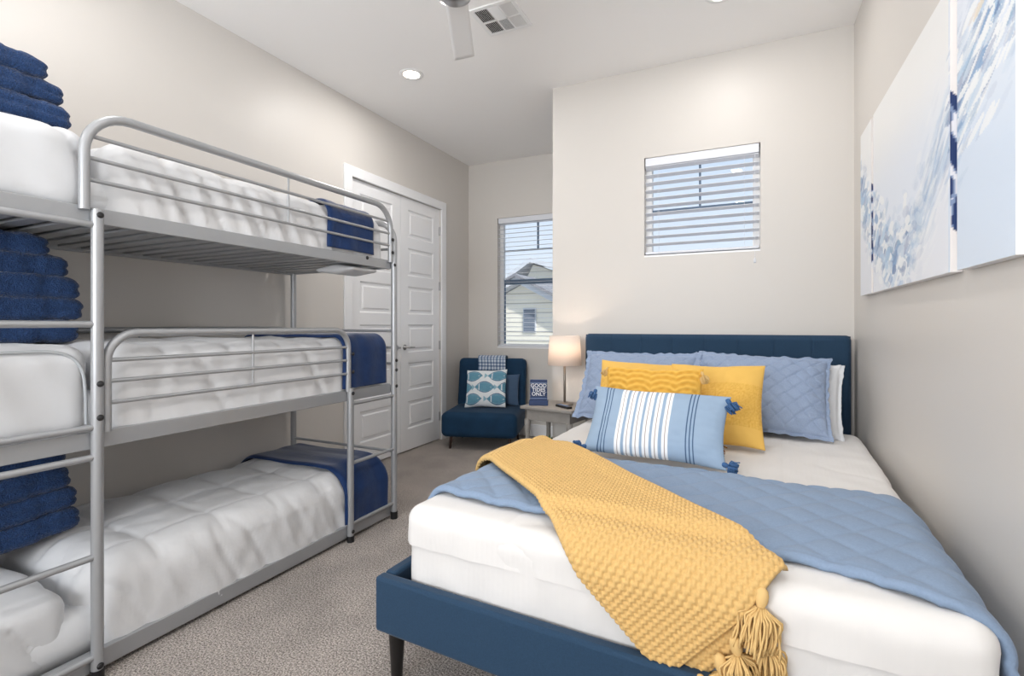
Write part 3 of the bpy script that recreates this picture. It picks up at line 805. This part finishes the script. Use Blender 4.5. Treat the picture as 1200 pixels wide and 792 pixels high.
# white sleeping pillows behind
for X, Y, rz, lab in ((.112, 3.14, -5, 'plain white pillow peeking out beside the right blue sham near the wall'), (-.50, 3.36, 0, 'plain white pillow behind the left blue sham, only its top edge showing')):
    t = place('pillow', lab, 'pillow', X, Y - .02, ZD - .01, 30, rz, 2 if X > 0 else 0)
    g, uv = pillow_geo(.66, .44, .15, seed=X * 10, flange=.02, ruffle=.004)
    obj('pillow_body', g, 'pillowcase', t, smooth_=True)
for X, Y, rz, sd, lab, roll in ((-.64, 2.98, -1, 3, 'quilted blue pillow sham with ruffled edge at the left, beside the lamp', 0), (.03, 2.97, -3, 8, 'quilted blue pillow sham with diamond stitching at the right, near the wall', 2)):
    t = place('pillow_sham', lab, 'pillow', X, Y, ZD + .01, 38, rz, roll)
    g, uv = pillow_geo(.73 if X < 0 else .69, .51, .19, 200, 150, flange=.03 if X < 0 else .018, seed=sd, tuft=diamond(.085, .005), ruffle=.007, gather=.006, wrk=.010)
    obj('pillow_body', g, 'sham', t, smooth_=True)
def mustard_square(X, Y, rz, sd, lab, roll=0):
    t = place('throw_pillow', lab, 'pillow', X, Y, ZD + .005, 30, rz, roll)
    def tf(u, v):
        if v > .42 or v < -.62: return 0
        if abs(v - .42) < .02 or abs(v + .62) < .02: return -.002
        return .0035 * N(u * 32, v * 32, 5)
    g, uv = pillow_geo(.45, .43, .15, 110, 100, seed=sd, pinch=.06, tuft=tf)
    hi = lin((228, 184, 96)); lo = lin((212, 164, 72))
    cols = [hi if (v > .42 or v < -.62 or s > 0) else lerp(lo, hi, .5 + .5 * max(-1, min(1, 2 * N(u * 32, v * 32, 5)))) for u, v, s in uv]
    obj('pillow_body', g, 'mustard', t, smooth_=True, colors=cols)
    return t
mustard_square(-.545, 2.62, 3, 2, 'square mustard pillow at the left, mostly hidden by the carved-pattern pillow', 2)
t = mustard_square(-.165, 2.59, -3, 5, 'square mustard pillow at the right with a plain upper band and textured middle', -1)
# carved pattern lumbar
t = place('lumbar_pillow', 'small mustard pillow with raised swirling pattern and corner tassel, centred behind striped pillow', 'pillow', -.43, 2.43, ZD + .015, 14, 0)
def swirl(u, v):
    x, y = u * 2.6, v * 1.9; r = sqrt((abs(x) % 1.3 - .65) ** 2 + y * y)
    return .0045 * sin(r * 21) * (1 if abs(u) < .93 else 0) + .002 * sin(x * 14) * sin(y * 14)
g, uv = pillow_geo(.46, .37, .12, 130, 100, seed=4, pinch=.04, tuft=swirl)
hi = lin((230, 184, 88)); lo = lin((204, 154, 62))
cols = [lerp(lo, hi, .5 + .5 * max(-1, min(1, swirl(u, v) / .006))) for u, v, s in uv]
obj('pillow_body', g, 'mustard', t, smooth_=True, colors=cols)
obj('tassel', tassel_geo(.5, 3, 40, .10, .035, .014, .004), M['tassel'], t, smooth_=True, loc=(.225, -.02, .352), rot=(0, radians(-22), 0))
obj('tassel', tassel_geo(.42, 5, 40, .10, .035, .014, .004), M['tassel'], t, smooth_=True, loc=(-.225, -.01, .36), rot=(0, radians(30), 0))
obj('tassel', tassel_geo(.8, 7, 50, .13, .03, .014, .003), M['brown_yarn'], t, smooth_=True, loc=(.222, -.03, .03), rot=(0, radians(-72), 0), label='brown yarn tassel')
# striped lumbar
t = place('striped_lumbar_pillow', 'long blue lumbar pillow with white and navy stripes and corner tassels, front of all pillows', 'pillow', -.385, 2.175, ZD + .012, 34, -1.5, 1)
g, uv = pillow_geo(.60, .325, .14, 300, 60, seed=6, pinch=.065)
cb = lin((150, 171, 194)); cn = lin((62, 88, 120)); cw = lin((240, 241, 242)); cbr = lin((120, 96, 84))
def stripe(u):
    f = (u + 1) / 2
    for k in (.115, .14, .165, .745, .77, .795):
        if abs(f - k) < .004: return cn
    if .245 < f < .645:
        k = ((f - .245) % .0667) / .0667
        if abs(k - .32) < .035: return cbr
        return cw if k < .68 else cb
    return cb
obj('pillow_body', g, 'print', t, smooth_=True, colors=[stripe(u) for u, v, s in uv])
for (x, z, ry, sc) in ((-.292, .30, 15, .42), (.288, .30, -35, .55), (-.287, .018, 80, .5), (.287, .018, -78, .5)):
    obj('tassel', tassel_geo(sc * 1.15, int(x * 100) + 50, 50, .09, .042, .018, .0045), 'blue_yarn', t, smooth_=True, loc=(x, -.012, z), rot=(0, radians(ry), 0))

# ------------------------------------------------------------------ accent chair
CH = thing('accent_chair', 'armless navy velvet accent chair in the alcove corner beneath the window', 'chair', (-2.455, 4.55, 0), (0, 0, radians(16)))
def soft(p, n): return (p[0], p[1], p[2]) if n.z < .3 else (p[0], p[1], p[2] + .006 * cos(p[0] * 4) * n.z)
CWd = .75
g = softbox(CWd, .64, .24, .055, .02, soft); g[0] = [(a, b - .05, c + .125) for a, b, c in g[0]]
obj('seat', g, 'navy_velvet', CH, smooth_=True)
g = softbox(CWd * .99, .13, .54, .05, .02)
g = xf(g, Matrix.Translation((0, .27, .315)) @ Matrix.Rotation(radians(-10), 4, 'X'))
obj('backrest', g, 'navy_velvet', CH, smooth_=True)
for x in (-.29, .29):
    for y in (-.27, .2):
        obj('leg', tube([(x, y, .13), (x * 1.04, y * 1.03, 0)], [.018, .011], 12), 'walnut', CH, smooth_=True, auto=50)
CM = Matrix.Translation(CH.location) @ Matrix.Rotation(radians(16), 4, 'Z')
def chairthing(name, label, cat, loc, lean, rz=16, roll=0): 
    p = CM @ Vector(loc); return place(name, label, cat, p.x, p.y, p.z, lean, rz, roll)
t = chairthing('throw_pillow', 'slate blue pillow behind the fish print cushion on the navy chair', 'pillow', (.04, .12, .372), 16)
g, uv = pillow_geo(.56, .33, .11, seed=2)
obj('pillow_body', g, mat('slate_blue_velvet', (62, 88, 118), .7, sheen=.3), t, smooth_=True)
t = chairthing('fish_print_cushion', 'square white cushion printed with teal fish shapes on the navy chair', 'cushion', (.0, -.06, .372), 22, 14, -2)
g, uv = pillow_geo(.43, .40, .13, 130, 120, seed=9, pinch=.05)
cfw = lin((235, 240, 243)); ct = lin((76, 138, 166)); ct2 = lin((150, 190, 206)); ctd = lin((52, 104, 140))
def fish(u, v):
    for cu, cv in ((-.62, .62), (.62, .62), (0, 0), (1.12, 0), (-1.12, 0), (-.62, -.62), (.62, -.62)):
        x, y = (u - cu) / .50, (v - cv) / .30
        if abs(x) < 1 and abs(y) < (1 - x * x):
            k = abs(y) / (1 - x * x)
            if k > .82: return ctd
            if abs(x + .55) < .05: return cfw
            if abs(x - .62) < .05 and abs(y) < .06: return cfw
            return ct if (sin(x * 26) * sin(y * 20 + x * 8) < .35 and k < .7) else ct2
        if -1.32 < x < -1.0 and abs(y) < (-x - .95) * 1.4: return ct2
    return cfw
obj('cushion_body', g, 'print', t, smooth_=True, colors=[fish(u, v) for u, v, s in uv])
# small plaid towel over the chair back
def plaid(u, v):
    p = (u * 9) % 1; q = (v * 11) % 1; k = (p < .35) + (q < .35)
    c = (lin((212, 220, 230)), lin((120, 142, 172)), lin((56, 80, 118)))[k]
    return c
def cl(u, v):
    x = -.14 + u * .30; s = v * .42
    top = .856; r = .07
    if s < .12: y, z = .262 - .018, top - .01 - (.12 - s)
    elif s < .12 + r * pi: a = (s - .12) / r; y, z = .262 + .055 - (r + .004) * cos(a), top - .012 + .035 * sin(a)
    else: y, z = .262 + .055 + r + .006, top - .012 - (s - .12 - r * pi)
    return (x + .006 * N(s * 8, u * 3), y - .004 + (-.0) , z)
gg = grid(cl, 60, 60)
pl = obj('folded_cloth', gg, 'print', colors=[plaid(i % 61 / 60, i // 61 / 60) for i in range(61 * 61)], smooth_=True, solid=-.004)
pl.location = CH.location; pl.rotation_euler = (0, 0, radians(16))
tag(pl, 'small blue and white plaid cloth hung over the top of the navy chair back', 'cloth')

# ------------------------------------------------------------------ nightstand and things on it
NS = thing('nightstand', 'small grey washed wooden nightstand between the alcove and the blue bed', 'nightstand', (-1.27, 3.44, 0), (0, 0, radians(-9)))
NT = .632
obj('tabletop', box(-.20, .22, -.19, .19, NT - .022, NT), 'grey_wood', NS, bevel=.006)
obj('apron', box(-.165, .185, -.155, .155, NT - .10, NT - .022), 'grey_wood', NS, bevel=.003)
obj('shelf', box(-.165, .185, -.15, .15, .17, .188), 'grey_wood', NS, bevel=.003)
for x in (-.16, .18):
    for y in (-.15, .15):
        obj('leg', lathe([(.013, 0), (.016, .1), (.02, .16), (.014, .2), (.019, .3), (.016, .42), (.022, .50), (.022, .535)], 14, (x, y, 0)), 'grey_wood', NS, smooth_=True)
NM = Matrix.Translation(NS.location) @ Matrix.Rotation(radians(-9), 4, 'Z')
lp = NM @ Vector((.045, .03, NT))
lamp = thing('table_lamp', 'lit table lamp with white drum shade on a slim pole on the nightstand', 'lamp', lp)
obj('lamp_base', lathe([(.06, 0), (.062, .008), (.05, .016), (.012, .022)], 28), 'brass', lamp, smooth_=True)
obj('pole', tube([(0, 0, .015), (0, 0, .34)], .009, 14), 'brass', lamp, smooth_=True)
gs = G(); seg = 40
for r, z in ((.123, .29), (.110, .50)):
    for k in range(seg): a = 2 * pi * k / seg; gs[0].append((r * cos(a), r * sin(a), z))
for k in range(seg): gs[1].append((k, (k + 1) % seg, (k + 1) % seg + seg, k + seg))
obj('lamp_shade', gs, 'shade', lamp, smooth_=True, solid=.0015)
obj('bulb', lathe([(.008, .335), (.014, .35), (.026, .375), (.03, .395), (.022, .42), (.0, .43)], 20), mat('lit_bulb', (255, 240, 220), .5, emit=((255, 214, 170), 10)), lamp, smooth_=True)
obj('shade_fitter', join(tube([(0, 0, .33), (0, 0, .345)], .012, 10), tube([(-.112, 0, .485), (.112, 0, .485)], .002, 6), tube([(0, 0, .43), (0, 0, .485)], .002, 6)), 'brass', lamp)
pl_ = bpy.data.lights.new('table_lamp_bulb', 'POINT'); pl_.energy = 32; pl_.color = (1, .84, .68); pl_.shadow_soft_size = .03
po = bpy.data.objects.new('table_lamp_bulb', pl_); COL.objects.link(po); po.location = lp + Vector((0, 0, .40)); 
# sign
sp = NM @ Vector((-.105, -.085, NT))
sg = thing('word_sign', 'small navy plank sign reading GOOD TIDES ONLY on the nightstand', 'sign', sp, (0, 0, radians(18)))
obj('sign_board', join(*[box(-.062, .062, -.008, .004, .036 + i * .030, .036 + i * .030 + .0275) for i in range(5)]), 'sign', sg, bevel=.002)
obj('sign_backing', box(-.056, .056, .002, .008, .036, .184), 'sign_stripe', sg)
obj('sign_base', box(-.068, .068, -.03, .03, 0, .036), 'sign', sg, bevel=.003)
def word(txt, z, size):
    c = bpy.data.curves.new('word', 'FONT'); c.body = txt; c.size = size; c.align_x = 'CENTER'; c.align_y = 'CENTER'; c.extrude = .0008; c.offset = .0005; c.space_character = 1.05
    o = bpy.data.objects.new('tmp', c); COL.objects.link(o); bpy.context.view_layer.update()
    me = bpy.data.meshes.new_from_object(o.evaluated_get(bpy.context.evaluated_depsgraph_get())); bpy.data.objects.remove(o)
    me.materials.clear(); me.materials.append(M['sign_white'])
    w = bpy.data.objects.new('lettering', me); COL.objects.link(w); w.parent = sg; w.location = (0, -.0105, z); w.rotation_euler = (pi / 2, 0, 0)
word('GOOD', .141, .036); word('TIDES', .110, .036); word('ONLY', .080, .036)
obj('stripe', join(box(-.0615, .0615, -.0092, -.0078, .158, .163), box(-.0615, .0615, -.0092, -.0078, .046, .051)), 'sign_stripe', sg)
# small dark spectacles-like remote at the foot of the lamp
rp = NM @ Vector((.10, -.085, NT))
rc = thing('remote_control', 'small black remote lying at the foot of the lamp on the nightstand', 'remote', rp, (0, 0, radians(-35)))
obj('remote_body', box(-.075, .075, -.02, .02, 0, .016), 'black', rc, bevel=.005)
obj('button_pad', join(*[lathe([(.004, .016), (.0035, .018), (0, .0182)], 8, (-.055 + .015 * i, j * .01, 0)) for i in range(8) for j in (-1, 0, 1)]), 'sign_stripe', rc)
# plant on the lower shelf
pp = NM @ Vector((-.06, -.02, .188))
pt = thing('potted_plant', 'small leafy green plant in a grey pot under the nightstand top', 'plant', pp)
obj('pot', lathe([(.045, 0), (.06, .1), (.063, .105), (.056, .105), (.05, .09), (0, .088)], 24), 'pot', pt, smooth_=True)
R_ = random.Random(4); lg = G()
for i in range(60):
    a = R_.uniform(0, 2 * pi); el = R_.uniform(.3, 1.4); L_ = R_.uniform(.08, .17); w = .016
    base = Vector((cos(a) * .02, sin(a) * .02, .09)); d = Vector((cos(a) * cos(el), sin(a) * cos(el), sin(el))); s_ = Vector((-sin(a), cos(a), 0))
    m1 = base + d * L_ * .6; tip = base + d * L_ + Vector((0, 0, -.02))
    q = [[tuple(base), tuple(m1 + s_ * w), tuple(tip), tuple(m1 - s_ * w), tuple(m1 + Vector((0, 0, .004)))], [(0, 1, 4), (1, 2, 4), (2, 3, 4), (3, 0, 4)]]
    lg = join(lg, q)
obj('foliage', lg, 'green', pt, solid=.001)

# ------------------------------------------------------------------ canvases on the right wall
CZ0, CZ1, CT = 1.37, 2.24, .032
R_ = random.Random(12)
cpal = [lin(c) for c in ((150, 188, 222), (110, 154, 200), (188, 212, 234), (84, 120, 172), (206, 220, 236), (130, 168, 198), (160, 174, 202))]
def curve_z(y):      # the wave the brush dabs follow
    if y > 2.55: return 1.47 + .42 * ((y - 2.55) / .7) ** 1.25
    if y < 1.94: return 1.83 + (1.94 - y) * .45
    return 1.47 + .36 * ((2.55 - y) / .61) ** 1.6
dabs = []
for i in range(1500):
    y = R_.uniform(1.42, 3.32)
    cz = curve_z(y); thick_ = .15 if y > 2.3 else .16
    z = cz + R_.gauss(0, 1) * thick_ * .6
    slope = atan2(curve_z(y + .02) - curve_z(y - .02), .04)
    if y < 2.2: slope += R_.uniform(-.15, .15); a, b = R_.uniform(.03, .07), R_.uniform(.007, .014)
    else: slope = R_.uniform(-.8, .5); a, b = R_.uniform(.025, .055), R_.uniform(.011, .024)
    if y < 1.94: z = cz + R_.gauss(0, .11)
    c = R_.choice(cpal); al = R_.uniform(.35, .95) * (math.exp(-((z - cz) / .14) ** 2) * .9 + .1)
    if R_.random() < .30: c = lin((240, 244, 248)); al = .9
    if y < 1.8 and z > cz + .06 and R_.random() < .12: c = lin((226, 190, 120))
    if 1.94 < y < 2.36: al *= .35
    dabs.append((y, z, cos(slope), sin(slope), a, b, c, al))
from collections import defaultdict
bins = defaultdict(list)
for k, d in enumerate(dabs):
    for by in range(int((d[0] - d[4]) / .05), int((d[0] + d[4]) / .05) + 1):
        for bz in range(int((d[1] - d[4]) / .05), int((d[1] + d[4]) / .05) + 1): bins[(by, bz)].append(k)
def paint(y, z):
    top = lin((240, 241, 241)); mid_ = lin((226, 234, 246)); low = lin((216, 229, 245))
    c = lerp(mid_, top, smooth(1.75, 2.15, z))
    if y < 1.95: c = lerp(low, mid_, smooth(1.6, 2.1, z))
    elif z < curve_z(y) - .1 : c = lin((232, 236, 244))
    for k in bins.get((int(y / .05), int(z / .05)), ()):
        d = dabs[k]; dy, dz = y - d[0], z - d[1]; a = (dy * d[2] + dz * d[3]) / d[4]; b = (-dy * d[3] + dz * d[2]) / d[5]
        if a * a + b * b < 1: c = lerp(c, d[6], d[7])
    return c
def canvas(y0, y1, label, dark):
    t = thing('wall_canvas', label, 'painting', (XR, (y0 + y1) / 2, CZ0), group=None)
    st = .004; ny = int((y1 - y0) / st); nz = int((CZ1 - CZ0) / st); xf_ = XR - CT
    g = G(); cols = []
    yc = (y0 + y1) / 2
    g = grid(lambda u, v: (-CT, y0 + (y1 - y0) * u - yc, (CZ1 - CZ0) * v), ny, nz)
    cols = [paint(y0 + (y1 - y0) * (i % (ny + 1)) / ny, CZ0 + (CZ1 - CZ0) * (i // (ny + 1)) / nz) for i in range(len(g[0]))]
    obj('painted_face', g, 'canvas', t, colors=cols)
    # wrapped sides
    def sidecol(z, x):
        if dark is None: return lin((236, 234, 232))
        lo, hi = dark
        if lo < z + x * 1.2 + .02 < hi:
            k = N(z * 17, x * 34, y0)
            return lin((38, 58, 104)) if k > -.02 else (lin((132, 150, 182)) if k > -.12 else lin((225, 226, 232)))
        return lin((232, 228, 226))
    nzs = nz; sv = []; sf = []; sc = []
    for yy in (y0, y1):
        b = len(sv)
        for j in range(nzs + 1):
            z = (CZ1 - CZ0) * j / nzs
            for q in range(7):
                x = -CT + (CT - .002) * q / 6; sv.append((x, yy - yc, z)); sc.append(sidecol(CZ0 + z, x) if yy == y0 else lin((232, 234, 238)))
        for j in range(nzs):
            for q in range(6): a = b + j * 7 + q; sf.append((a, a + 1, a + 8, a + 7))
    for zz in (0, CZ1 - CZ0):
        b = len(sv)
        for yy in (y0, y1):
            for x in (-CT, -.002): sv.append((x, yy - yc, zz)); sc.append(lin((236, 235, 234)))
        sf.append((b, b + 1, b + 3, b + 2))
    b = len(sv)
    for yy in (y0, y1):
        for zz in (0, CZ1 - CZ0): sv.append((-.002, yy - yc, zz)); sc.append(lin((200, 190, 170)))
    sf.append((b, b + 1, b + 3, b + 2))
    obj('wrapped_edge', [sv, sf], 'canvas', t, colors=sc)
canvas(3.03, 3.30, 'narrow canvas farthest along the right wall, nearest the bed corner, blue dab pattern', (1.48, 1.9))
canvas(1.935, 2.985, 'wide middle canvas on the right wall with a trough of pale blue dabs', (1.49, 1.90))
canvas(1.52, 1.878, 'narrow canvas nearest the viewer on the right wall with rising blue brush strokes', None)

# ------------------------------------------------------------------ outside: the neighbouring house
hs = thing('neighbour_house', 'cream sided house with grey gable roof seen through the alcove window', 'house', (-5.2, 12.3, -3))
hl = lambda g: [[(a[0] + 5.2, a[1] - 12.3, a[2] + 3) for a in g[0]], g[1]]
# lower gabled wall (rake falls to the right)
def prism(poly, y0, y1):
    n = len(poly); v = [(x, y0, z) for x, z in poly] + [(x, y1, z) for x, z in poly]
    f = [tuple(range(n)), tuple(range(2 * n - 1, n - 1, -1))] + [(i, (i + 1) % n, (i + 1) % n + n, i + n) for i in range(n)]
    return [v, f]
obj('gable_wall', hl(prism([(-9.5, -3), (-2.2, -3), (-2.2, .6), (-5.4, 2.28), (-9.5, .3)], 12, 18)), 'siding', hs)
obj('roof_slope', hl(prism([(-1.7, .55), (-5.4, 2.45), (-5.4, 2.30), (-1.7, .38)], 11.6, 18)), 'fascia', hs)
obj('roof_slope', hl(prism([(-5.4, 2.45), (-9.9, .35), (-9.9, .2), (-5.4, 2.30)], 11.6, 18)), 'fascia', hs)
obj('shingles', hl(prism([(-1.65, .62), (-5.4, 2.52), (-9.95, .42), (-9.9, .35), (-5.4, 2.45), (-1.7, .55)], 11.5, 18)), 'shingle', hs)
obj('attic_louver', hl(join(box(-5.36, -5.0, 11.96, 12.01, 1.02, 1.66))), 'fascia', hs)
obj('louver_slats', hl(join(*[box(-5.33, -5.03, 11.93, 11.97, 1.05 + i * .058, 1.05 + i * .058 + .045) for i in range(10)])), 'louver', hs)
obj('rear_roof', hl(prism([(-9.5, 1.9), (-6.4, 2.95), (-1, 2.2), (-1, 1.9)], 17, 19)), 'shingle', hs)
obj('rear_gable', hl(prism([(-7.1, 2.6), (-6.75, 3.3), (-5.2, 2.75), (-5.2, 2.3), (-7.1, 2.3)], 15.9, 17)), 'siding', hs)
obj('rear_rake', hl(prism([(-7.6, 2.95), (-6.75, 3.5), (-4.2, 2.72), (-4.2, 2.58), (-6.75, 3.34), (-7.6, 2.8)], 15.6, 17)), 'fascia', hs)
struct('ground_outside', box(-40, 30, 6, 60, -3.2, -3), 'shingle')

# ------------------------------------------------------------------ light
w = bpy.data.worlds.new('sky'); SC.world = w; w.use_nodes = True
nt = w.node_tree; bg = nt.nodes['Background']
tc = nt.nodes.new('ShaderNodeTexCoord'); sx = nt.nodes.new('ShaderNodeSeparateXYZ'); nt.links.new(tc.outputs['Generated'], sx.inputs[0])
cr = nt.nodes.new('ShaderNodeValToRGB'); e = cr.color_ramp.elements
e[0].position = 0; e[0].color = (*lin((222, 230, 240)), 1); e[1].position = .6; e[1].color = (*lin((168, 196, 226)), 1)
nt.links.new(sx.outputs['Z'], cr.inputs[0]); nt.links.new(cr.outputs[0], bg.inputs[0]); bg.inputs[1].default_value = 1.05
s = bpy.data.lights.new('sun', 'SUN'); s.energy = 4.0; s.angle = .02; s.color = (1, .96, .9)
so = bpy.data.objects.new('sun', s); COL.objects.link(so); so.rotation_euler = (radians(48), 0, radians(50)); so.location = (3, -6, 8)
# fill light added behind the camera, standing in for daylight at the added window
dl = area('added_fill_light', ((W3[0] + W3[1]) / 2, YF - .2, (W3[2] + W3[3]) / 2), 2.1, 108, (.98, .99, 1.0), (radians(115), 0, 0), 'RECTANGLE', 1.5)

# ------------------------------------------------------------------ camera
cam = bpy.data.cameras.new('camera'); co = bpy.data.objects.new('camera', cam); COL.objects.link(co)
co.location = (0, 0, 1.21); co.rotation_euler = (radians(90), 0, radians(25.4))
cam.sensor_width = 36; cam.lens = 589 / 1200 * 36; cam.shift_y = -15 / 1200; cam.clip_start = .02
SC.camera = co
SC.view_settings.view_transform = 'Standard'; SC.view_settings.look = 'None'; SC.view_settings.gamma = 1
SC.view_settings.exposure = 0.3; SC.view_settings.use_curve_mapping = False
SC.cycles.use_denoising = True; SC.cycles.max_bounces = 10; SC.cycles.diffuse_bounces = 6
SC.cycles.sample_clamp_indirect = 8
